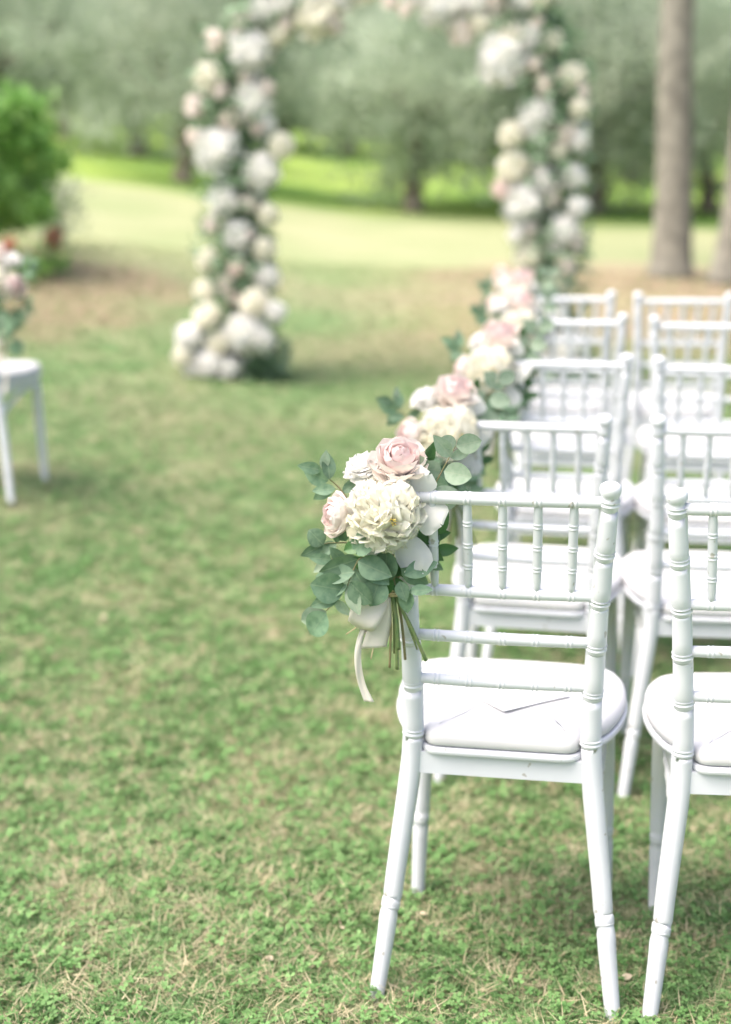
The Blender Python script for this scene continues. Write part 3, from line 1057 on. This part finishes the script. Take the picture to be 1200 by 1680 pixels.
def build_bouquet(label):
    rng = np.random.default_rng(11)
    b = thing("bouquet", label, "bouquet")
    flower_rose(b, P(652, 762, -0.010), (0.02, -0.52, 0.85), 0.041, 3, 0.9)
    flower_rose(b, P(553, 853, -0.012), (-0.84, -0.42, 0.22), 0.036, 4, 0.62)
    # cream peony with ruffled heart and broad guard petals
    pe = obj("peony", peony_petals(0.060, 5).me("peony_heart", M['peony']), b)
    pax = Vector((-0.10, -0.90, 0.30))
    put(pe, P(628, 846, -0.040), basis(pax))
    qinv = pe.rotation_quaternion.inverted()
    guards = [(685, 838, 720, 862, 0.060, 9), (650, 880, 688, 935, 0.056, 10), (590, 850, 545, 845, 0.050, 11), (615, 880, 610, 915, 0.034, 12), (672, 806, 700, 780, 0.050, 13), (600, 820, 575, 805, 0.04, 14)]
    for (x0, y0, x1, y1, w_, sd_) in guards:
        a0, a1 = P(x0, y0, -0.022), P(x1, y1, -0.036)
        d = a1 - a0
        ln = max(d.length, 0.03) * 1.15
        v, f = petal(w_, ln, 0.25, 0.2, 0.06, sd_, 9, 9, 0.12, 0.62, 0.4)
        g_ = obj("guard_petal", mesh("guard_petal", v, f, M['white']), pe)
        zax = d.normalized()
        yax = Vector((rng.uniform(-.25, .25), 1, rng.uniform(-.3, .3)))
        yax = (yax - zax * yax.dot(zax)).normalized()
        xax = yax.cross(zax)
        mq = Matrix((xax, yax, zax)).transposed().to_quaternion()
        g_.rotation_mode = 'QUATERNION'
        g_.rotation_quaternion = qinv @ mq
        g_.location = qinv @ (a0 - pe.location)
    # yellow stamens deep in the heart
    mb = MB()
    for k in range(16):
        d = Vector((0.30 + rng.normal() * 0.16, -0.30 + rng.normal() * 0.10, 1)).normalized()
        e = np.array(d) * 0.056
        mb.add(*tube([e * 0.3, e * 0.75 + rng.normal(size=3) * 0.001, e * 0.98], [0.0006, 0.0006, 0.0013], 4))
    obj("stamens", mb.me("stamens", M['stamen']), pe)
    # white carnation behind, seen from the side, with a green calyx
    mb = MB()
    for k in range(34):
        v, f = petal(0.030, 0.034, 0.2, 0.5, 0.13, 900 + k, 7, 6, 0.1, 0.75, 0.2)
        mb.add(place_petal(v, k * 2.4, 0.002, -0.012, R(8 + 62 * (k / 33.0) ** 0.8)), f)
    ca = put(obj("carnation", mb.me("carnation", M['white']), b), P(592, 779, 0.015), basis((-0.35, -0.28, 0.9)))
    mb = MB()
    mb.add(*tube([(0, 0, -0.034), (0, 0, -0.026), (0, 0, -0.012), (0, 0, -0.004)], [0.003, 0.007, 0.0085, 0.009], 9))
    obj("calyx", mb.me("calyx", M['stem']), ca)
    # leafy sprigs: (stem pixels, [(px, py of base, angle, length px, kind, depth)])
    sprigs = [
        ([(640, 960), (672, 885), (700, 826), (722, 782), (746, 737)], -0.010, [
            (703, 832, 15, 46, 'pround'), (703, 826, 118, 38, 'pround'), (708, 802, 112, 46, 'plong'), (722, 780, 168, 34, 'pround'), (726, 778, -8, 40, 'pround'),
            (737, 757, 20, 32, 'plong'), (738, 754, 128, 44, 'plong'), (745, 737, 150, 26, 'pround'), (746, 737, 12, 36, 'pround')]),
        ([(636, 960), (590, 880), (556, 822), (534, 800), (522, 782)], 0.030, [
            (533, 803, 160, 40, 'round'), (535, 800, 95, 42, 'long'), (545, 815, 185, 34, 'long'), (556, 824, 35, 34, 'long'), (541, 812, 215, 36, 'long'), (556, 826, 250, 30, 'dark'), (522, 786, 165, 36, 'long'), (524, 784, 80, 30, 'plong')]),
        ([(636, 965), (580, 915), (545, 908), (524, 910)], 0.022, [
            (524, 910, 130, 30, 'round'), (524, 910, 205, 36, 'long'), (532, 910, 268, 24, 'plong'), (546, 908, 80, 32, 'long'), (546, 908, 215, 30, 'round'), (562, 905, 105, 34, 'round')]),
        ([(640, 972), (612, 930), (590, 915), (578, 930), (566, 962)], -0.052, [
            (575, 905, 45, 50, 'round'), (582, 918, 200, 56, 'long'), (583, 920, -22, 52, 'round'), (578, 938, 188, 58, 'long'), (578, 938, -58, 54, 'long'),
            (570, 955, -45, 42, 'round'), (566, 962, 200, 46, 'long'), (567, 962, -68, 44, 'plong'), (596, 925, -40, 44, 'round'), (560, 905, 25, 40, 'dark')]),
        ([(566, 962), (548, 985), (530, 1006)], -0.048, [
            (560, 970, 165, 48, 'round'), (552, 980, 195, 44, 'long'), (545, 984, -50, 34, 'plong'), (530, 1008, 205, 40, 'pround'), (530, 1008, 235, 44, 'round')]),
        ([(640, 975), (648, 930), (640, 910)], -0.045, [
            (632, 905, -95, 46, 'round'), (655, 935, -35, 50, 'long'), (660, 945, 20, 52, 'long'), (652, 955, -70, 30, 'round'), (668, 972, 10, 34, 'long'), (664, 970, -88, 34, 'round'), (620, 950, -110, 40, 'round'), (610, 955, -130, 36, 'dark'), (640, 950, 240, 40, 'dark')]),
        ([(645, 970), (680, 910), (705, 880)], 0.004, [
            (680, 892, 8, 50, 'dark'), (706, 888, 60, 50, 'dark'), (684, 905, -30, 44, 'dark'), (672, 880, 80, 50, 'dark')]),
        ([(636, 970), (590, 950), (556, 935), (536, 930)], 0.000, [
            (590, 950, 160, 40, 'round'), (580, 946, 230, 38, 'round'), (562, 938, 130, 36, 'long'), (556, 936, 235, 40, 'round'), (540, 930, 170, 34, 'long'), (540, 931, 215, 34, 'plong'), (572, 942, -60, 36, 'long')]),
        ([(644, 972), (668, 940), (690, 925), (712, 918)], 0.006, [
            (672, 938, 70, 40, 'round'), (690, 926, -30, 38, 'long'), (700, 922, 60, 34, 'long'), (712, 918, 5, 36, 'dark'), (680, 932, -80, 34, 'round')]),
        ([(640, 960), (650, 850), (668, 790), (690, 772)], 0.022, [
            (668, 795, 30, 42, 'dark'), (690, 775, 60, 40, 'dark'), (672, 800, -20, 44, 'dark'), (650, 820, 150, 40, 'dark'), (690, 800, -10, 40, 'round')]),
        ([(635, 970), (610, 940), (600, 930)], -0.02, [
            (612, 945, 150, 42, 'dark'), (625, 950, 100, 46, 'dark'), (640, 955, 60, 44, 'dark'), (650, 950, 30, 48, 'dark'), (600, 950, 190, 40, 'round'), (628, 962, -20, 40, 'dark'), (622, 960, 200, 36, 'dark')]),
    ]
    for stem, dy, lv in sprigs:
        pts = [P(stem[0][0], stem[0][1], -0.012)] + [P(x, y, dy) for x, y in stem[1:]]
        mb = MB()
        C = catmull([tuple(q) for q in pts], 6)
        mb.add(*tube(C, np.linspace(0.0018, 0.0008, len(C)), 6))
        sp = obj("sprig", mb.me("sprig_stem", M['twig']), b)
        for (px, py, ang, ln, kind) in lv:
            me = LEAF[kind][int(rng.integers(0, len(LEAF[kind])))]
            lf = obj("leaf", me, sp)
            a_ = R(ang)
            xax = Vector((math.cos(a_), rng.uniform(-0.45, 0.25), math.sin(a_))).normalized()
            zax = Vector((rng.uniform(-.45, .45), -1, rng.uniform(-.1, .75)))
            zax = (zax - xax * zax.dot(xax)).normalized()
            yax = zax.cross(xax)
            lf.rotation_mode = 'QUATERNION'
            lf.rotation_quaternion = Matrix((xax, yax, zax)).transposed().to_quaternion()
            lf.location = P(px, py, dy - 0.003 + rng.uniform(-0.008, 0.008))
            k = ln / SC * 1.2
            lf.scale = (k, k, k)
    # cut stems below the binding
    for (x0, x1, y1, dy, r, mt) in [(637, 637, 1112, -0.024, 0.0021, 'twig'), (644, 650, 1114, -0.026, 0.0030, 'stem'), (642, 652, 1078, -0.030, 0.0036, 'stem'), (650, 664, 1101, -0.014, 0.0024, 'twig'),
                                    (647, 699, 1098, -0.030, 0.0030, 'stem'), (646, 684, 1080, -0.024, 0.0018, 'stem'), (636, 622, 1076, -0.016, 0.0016, 'stem'), (634, 633, 1062, -0.02, 0.0014, 'twig'), (641, 645, 1090, -0.014, 0.002, 'stem')]:
        mb = MB()
        C = catmull([tuple(P(x0 + (640 - x0) * 0.6, 930, -0.014)), tuple(P(x0, 985, dy + 0.006)), tuple(P((x0 + x1) / 2 + 1.5, (985 + y1) / 2, dy - 0.002)), tuple(P(x1, y1, dy))], 5)
        mb.add(*tube(C, r, 8))
        obj("stem", mb.me("cut_stem", M[mt]), b)
    # twine wraps and loose ends
    mb = MB()
    th = np.linspace(0, 6.28 * 4, 90)
    mb.add(*tube(np.stack([(0.0135 + 0.0006 * np.sin(th * 3)) * np.cos(th) + 0.002, (0.0125) * np.sin(th) - 0.018, 0.006 * np.sin(th / 4 * 1.0 + 0.4) + 0.0035 * (th / 6.28 - 2) + 0.002], 1), 0.0012, 6))
    for e in ([(632, 985), (600, 1025), (563, 1053)], [(634, 985), (618, 1040), (605, 1096)], [(630, 978), (600, 985), (590, 1000), (600, 1010)]):
        C = catmull([tuple(P(x, y, -0.026)) for x, y in e], 6)
        mb.add(*tube(C, 0.0011, 5))
    obj("twine", mb.me("twine", M['twine']), b)
    # ivory ribbon: a folded loop, a short tail and a long tail
    def strip(name, pts, wds, seed=0, seg=6):
        pts = catmull([tuple(q) for q in pts], seg)
        wv = catmull([tuple(q) for q in wds], seg)
        wd = MB()
        nv = 6
        v = []
        for k in range(len(pts)):
            for j in range(nv):
                u = -1 + 2 * j / (nv - 1)
                rip = 0.0016 * math.sin(u * 3.2 + k * 0.25 + seed)
                v.append(pts[k] + wv[k] * u / 2 + np.array([0, rip, 0]))
        f = [(k * nv + j, k * nv + j + 1, (k + 1) * nv + j + 1, (k + 1) * nv + j) for k in range(len(pts) - 1) for j in range(nv - 1)]
        wd.add(v, f)
        o = obj(name, wd.me(name, M['ribbon']), b)
        so = o.modifiers.new("thick", 'SOLIDIFY'); so.thickness = 0.0005
        return o
    def W(dx, dy_, dz):
        return (dx / SC, dy_ / SC, -dz / SC)
    strip("ribbon_loop", [P(634, 984, -0.030), P(612, 1000, -0.044), P(592, 1018, -0.050), P(580, 1030, -0.042), P(584, 1040, -0.026), P(604, 1022, -0.018), P(632, 992, -0.022)],
          [W(6, 2, 16), W(24, 0, 36), W(36, 4, 44), W(24, 26, 30), W(30, 20, 30), W(18, 0, 34), W(6, 0, 14)])
    strip("ribbon_tail", [P(634, 988, -0.026), P(622, 1030, -0.030), P(610, 1076, -0.028)], [W(8, 0, 2), W(34, 8, 6), W(44, 4, -2)], 1)
    strip("ribbon_tail", [P(598, 1030, -0.024), P(588, 1054, -0.030), P(583, 1080, -0.034), P(584, 1110, -0.032), P(590, 1140, -0.028), P(602, 1170, -0.03)],
          [W(9, 6, 2), W(10, 4, 0), W(11, 3, 0), W(12, 2, 2), W(14, 1, 4), W(17, 0, 1)], 2)
    return b

BQ = build_bouquet("bouquet of blush roses, cream peony and eucalyptus tied to the chair in the back row")
def tie_to(bq, ch, mirror=False, rz=0.0, s=1.0, dz=0.0):
    """binding sits against the outer rear side of the chair's post"""
    side = 1 if mirror else -1
    l = post_pt(side, 0.735)
    off = Vector((l[0] + side * 0.022, l[1] - 0.022, 0.735 + dz))
    bq.location = ch.location + ch.rotation_euler.to_matrix() @ off
    bq.rotation_euler = (0, 0, rz)
    bq.scale = (-s if mirror else s, s, s)
    bq["group"] = "bouquets tied to the aisle chairs"
tie_to(BQ, chairs[(0, 0)], dz=-0.012)
BL = {1: "second row from the back", 2: "middle row", 3: "second row from the arch", 4: "front row facing the arch"}
for k in range(1, 5):
    c = copy_tree(BQ)
    tie_to(c, chairs[(k, 0)], rz=R([0, 14, -12, 20, -6][k]), s=[1, 1.06, 1.08, 1.05, 1.08][k], dz=-0.012)
    c["label"] = "rose and peony bouquet on the aisle chair, " + BL[k]
c = copy_tree(BQ)
tie_to(c, lc, mirror=True, rz=R(-35), s=1.3, dz=-0.08)
c.location.x += 0.03
c["label"] = "white and blush bouquet tied to the chair across the aisle"

# ------------------------------------------------------------------ cards on the seats
def card(ch, x, y, rz, label):
    o2 = thing("card", label, "card", (0, 0, 0))
    z0 = ch.rotation_euler[2]
    c, s = math.cos(z0), math.sin(z0)
    o2.location = (ch.location.x + c * x - s * y, ch.location.y + s * x + c * y, ch.location.z + 0.4592 + 0.0155)
    o2.rotation_euler = (0, 0, z0 + rz)
    w_, h_ = 0.105, 0.15
    for k, (dz, tl) in enumerate(((0.0008, 0.0), (0.0022, 0.02))):
        v, f = box(0, 0, dz, w_, h_, 0.0008)
        q = obj("sheet", mesh("card_sheet", v, f, M['paper'], False), o2)
        q.rotation_euler = (0, tl * 0.3, 0.015 * k)
    m_ = obj("bow", leaves_mesh("card_bow", np.random.default_rng(3).normal(size=(10, 3)) * np.array([0.008, 0.004, 0.001]) + np.array([0, h_ * 0.42, 0.006]), 0.016, 0.5, M['ribbon'], np.random.default_rng(4), 0.2), o2)
    return o2
card(chairs[(0, 0)], 0.020, -0.035, R(-48), "white folded card lying on the seat with the bouquet chair in the back row")
card(chairs[(0, 1)], -0.02, -0.02, R(12), "white card on the seat of the second chair of the back row")

# ------------------------------------------------------------------ flower arch
AYD = 8.6
abase = on_ground(365, 612)
ACX = px_x(642, 8.7)
ARZ = R(-8)
arch = thing("flower_arch", "tall rounded arch covered in white and blush flowers at the end of the aisle", "arch", (ACX, AYD, gz(ACX, AYD)), ARZ)
HW, HS, TOP = 0.93, 1.60, 2.50
def arch_pt(s):
    """s from 0 (left foot) to 1 (right foot), in the arch's own frame"""
    arc = 1.42
    tot = HS * 2 + arc * 2
    d = s * tot
    lg = gz(ACX - HW, AYD + 0.1) - gz(ACX, AYD)
    rg = gz(ACX + HW, AYD - 0.1) - gz(ACX, AYD)
    if d < HS:
        return np.array([-HW, 0, lg + (d / HS) * (HS - lg)])
    if d > tot - HS:
        return np.array([HW, 0, rg + ((tot - d) / HS) * (HS - rg)])
    a = math.pi * (1 - (d - HS) / (2 * arc))
    ca, sa = math.cos(a), math.sin(a)
    return np.array([HW * math.copysign(abs(ca) ** 0.95, ca), 0, HS + (TOP - HS) * abs(sa) ** 0.95])
FR = np.array([arch_pt(s) for s in np.linspace(0, 1, 90)])
FR[0, 2] -= 0.08; FR[-1, 2] -= 0.08
mb = MB()
for dy in (-0.11, 0.11):
    mb.add(*tube(FR + np.array([0, dy, 0]), 0.012, 8))
for k in range(4, 88, 6):
    mb.add(*tube([FR[k] + np.array([0, -0.11, 0]), FR[k] + np.array([0, 0.11, 0])], 0.006, 6))
obj("frame", mb.me("arch_frame", M['metal']), arch)
rng = np.random.default_rng(17)
# foliage wound round the frame
s = rng.random(10000)
cc = np.array([arch_pt(q) for q in s]) + np.clip(rng.normal(size=(10000, 3)), -2.2, 2.2) * np.array([0.10, 0.11, 0.05])
lo = rng.random(1300)
foot = np.array([[-HW - 0.02, 0.02, FR[0, 2] + 0.17]]) + np.clip(rng.normal(size=(1300, 3)), -2, 2) * np.array([0.15, 0.10, 0.07])
foot2 = np.array([[HW + 0.02, -0.02, FR[-1, 2] + 0.2]]) + rng.normal(size=(900, 3)) * np.array([0.15, 0.15, 0.09])
fo = obj("foliage", leaves_mesh("arch_foliage", np.concatenate([cc, foot, foot2]), 0.075, 0.42, M['archleaf'], rng), arch)
fo["kind"] = "stuff"
# blooms
BALLS = [peony_petals(1.0, 21, 80, 5, 5, 0.10, 2.0, 0.66).me("bloom", M['white']), peony_petals(1.0, 22, 64, 5, 5, 0.06, 2.0, 0.66).me("bloom", M['white']), peony_petals(1.0, 23, 72, 5, 5, 0.09, 2.0, 0.66).me("bloom", M['peony'])]
ROSE1 = peony_petals(1.0, 24, 50, 5, 5, 0.04, 2.0, 0.66).me("arch_rose", M['blush'])
ROSE2 = peony_petals(1.0, 25, 44, 5, 5, 0.03, 2.0, 0.66).me("arch_rose_pale", M['rose_out'])
ca_, sa_ = math.cos(ARZ), math.sin(ARZ)
def to_arch(px, py, dy):
    """a photograph pixel on the arch's own plane, pushed dy towards the front"""
    nrm = Vector((-sa_, ca_, 0))
    o_ = Vector((0, 0, CAM_H)); d = ray(px, py)
    q0 = arch.location + nrm * dy
    t_ = (q0 - o_).dot(nrm) / d.dot(nrm)
    w_ = o_ + d * t_ - arch.location
    return Vector((ca_ * w_.x + sa_ * w_.y, -sa_ * w_.x + ca_ * w_.y, w_.z))
def bloom(kind, loc, rad, rng_):
    me = {'w': BALLS[int(rng_.integers(0, 2))], 'c': BALLS[2], 'r': ROSE1, 'p': ROSE2}[kind]
    o_ = obj("white_bloom" if kind in 'wc' else "rose", me, arch)
    ax_ = Vector((rng_.normal() * 0.5, -1 + rng_.normal() * 0.3, rng_.normal() * 0.4 + 0.3))
    put(o_, loc, basis(ax_), rad)
spots = [(410, 88, 38, 'w'), (415, 170, 34, 'w'), (345, 128, 26, 'c'), (320, 176, 18, 'p'), (357, 250, 40, 'w'), (428, 283, 34, 'w'), (462, 240, 22, 'c'), (370, 332, 30, 'w'),
         (392, 388, 28, 'w'), (342, 428, 20, 'c'), (434, 410, 20, 'c'), (440, 352, 18, 'c'), (337, 478, 20, 'c'), (418, 498, 25, 'c'), (452, 512, 18, 'w'), (340, 520, 24, 'c'), (402, 548, 36, 'w'), (312, 555, 26, 'w'),
         (345, 598, 27, 'w'), (300, 585, 18, 'c'), (520, 28, 38, 'c'), (458, 58, 20, 'c'), (565, -6, 26, 'w'), (352, 68, 18, 'p'), (470, 5, 30, 'w'), (430, 205, 22, 'w'), (380, 200, 22, 'p'), (440, 455, 22, 'w'),
         (406, 335, 13, 'r'), (424, 207, 15, 'r'), (392, 40, 14, 'p'), (362, 150, 15, 'r'), (404, 130, 12, 'r'), (388, 440, 16, 'r'), (372, 465, 16, 'p'), (412, 335, 14, 'r'), (380, 488, 14, 'r'), (348, 370, 14, 'p'), (320, 225, 15, 'p'), (470, 40, 13, 'r'), (440, 145, 14, 'p'), (408, 385, 10, 'r'),
         (828, 100, 42, 'w'), (840, 65, 26, 'c'), (883, 196, 32, 'w'), (860, 336, 36, 'w'), (843, 278, 28, 'c'), (925, 382, 32, 'w'), (868, 422, 24, 'c'), (938, 128, 24, 'c'), (893, 300, 27, 'w'), (940, 292, 24, 'w'), (840, 222, 22, 'c'),
         (868, 62, 26, 'w'), (724, 12, 36, 'w'), (758, 55, 22, 'p'), (812, 5, 20, 'p'), (858, 6, 24, 'w'), (790, 38, 17, 'c'), (912, 470, 20, 'c'), (872, 460, 20, 'p'), (900, 520, 26, 'w'), (855, 560, 28, 'w'), (930, 570, 30, 'w'), (890, 600, 30, 'w'),
         (895, 140, 16, 'r'), (930, 220, 18, 'p'), (905, 325, 15, 'r'), (822, 312, 16, 'r'), (872, 378, 14, 'p'), (880, 105, 16, 'p'), (825, 455, 16, 'r'), (918, 250, 16, 'c'), (930, 435, 16, 'p'), (640, 2, 14, 'p'), (665, 18, 12, 'p'), (600, -14, 22, 'c'), (690, -12, 26, 'w'), (360, 565, 22, 'c'), (430, 560, 24, 'w'), (375, 605, 22, 'w'), (320, 605, 20, 'w'), (500, -8, 30, 'w'), (430, 20, 24, 'w'), (545, 40, 20, 'p'), (780, 5, 26, 'w'), (905, 70, 20, 'c'), (850, 385, 16, 'w'), (952, 178, 18, 'c'), (950, 232, 18, 'w'), (890, -8, 26, 'c'), (948, 340, 18, 'w'), (955, 150, 13, 'r'), (880, 40, 14, 'p'), (945, 400, 14, 'p')]
for (px, py, r_, kd) in spots:
    q = to_arch(px, py, -0.13 - (0.03 if r_ < 20 else 0) - (0.08 if py > 490 else 0))
    if q.z < FR[0, 2] + 0.02 + r_ / FPX * AYD:
        q.z = FR[0, 2] + 0.02 + r_ / FPX * AYD
    bloom('p' if kd == 'r' and rng.random() < 0.5 else kd, q, r_ * 0.95 / FPX * AYD, rng)
for k in range(48):                  # the sides and back of the arch
    q = arch_pt(rng.random())
    a = rng.uniform(-0.3, math.pi + 0.3)
    rad = rng.choice([0.035, 0.045, 0.075, 0.095])
    t_ = 0.15
    sgn = 1 if q[0] > 0 else -1
    loc = Vector((q[0] + math.cos(a) * t_ * 0.8, abs(math.sin(a)) * t_, q[2] + rng.normal() * 0.03))
    if q[2] > HS:
        loc.z += abs(math.cos(a)) * 0.1
    bloom('r' if rad < 0.04 else 'p' if rad < 0.05 else 'w', loc, float(rad), rng)

# ------------------------------------------------------------------ fallen petals and leaves on the lawn
for i, (px, py, s) in enumerate([(172, 1022, 0.022), (495, 1060, 0.018), (105, 1228, 0.014), (448, 1596, 0.013), (770, 1482, 0.010), (560, 1540, 0.010), (345, 1150, 0.012), (230, 1290, 0.012), (700, 1520, 0.012), (1035, 1620, 0.016)]):
    q = on_ground(px, py)
    v, f = petal(s, s * 1.4, 0.3, 0.5, 0.08, 400 + i, 6, 6, 0.1)
    o_ = obj("fallen_petal", mesh("fallen_petal", v, f, M['litter']))
    o_.location = (q.x, q.y, q.z + 0.026)
    o_.rotation_euler = (R(75 + 10 * math.sin(i)), 0.1, i * 1.3)
    tag(o_, "small dry petal lying on the grass", "petal", "fallen petals on the lawn")
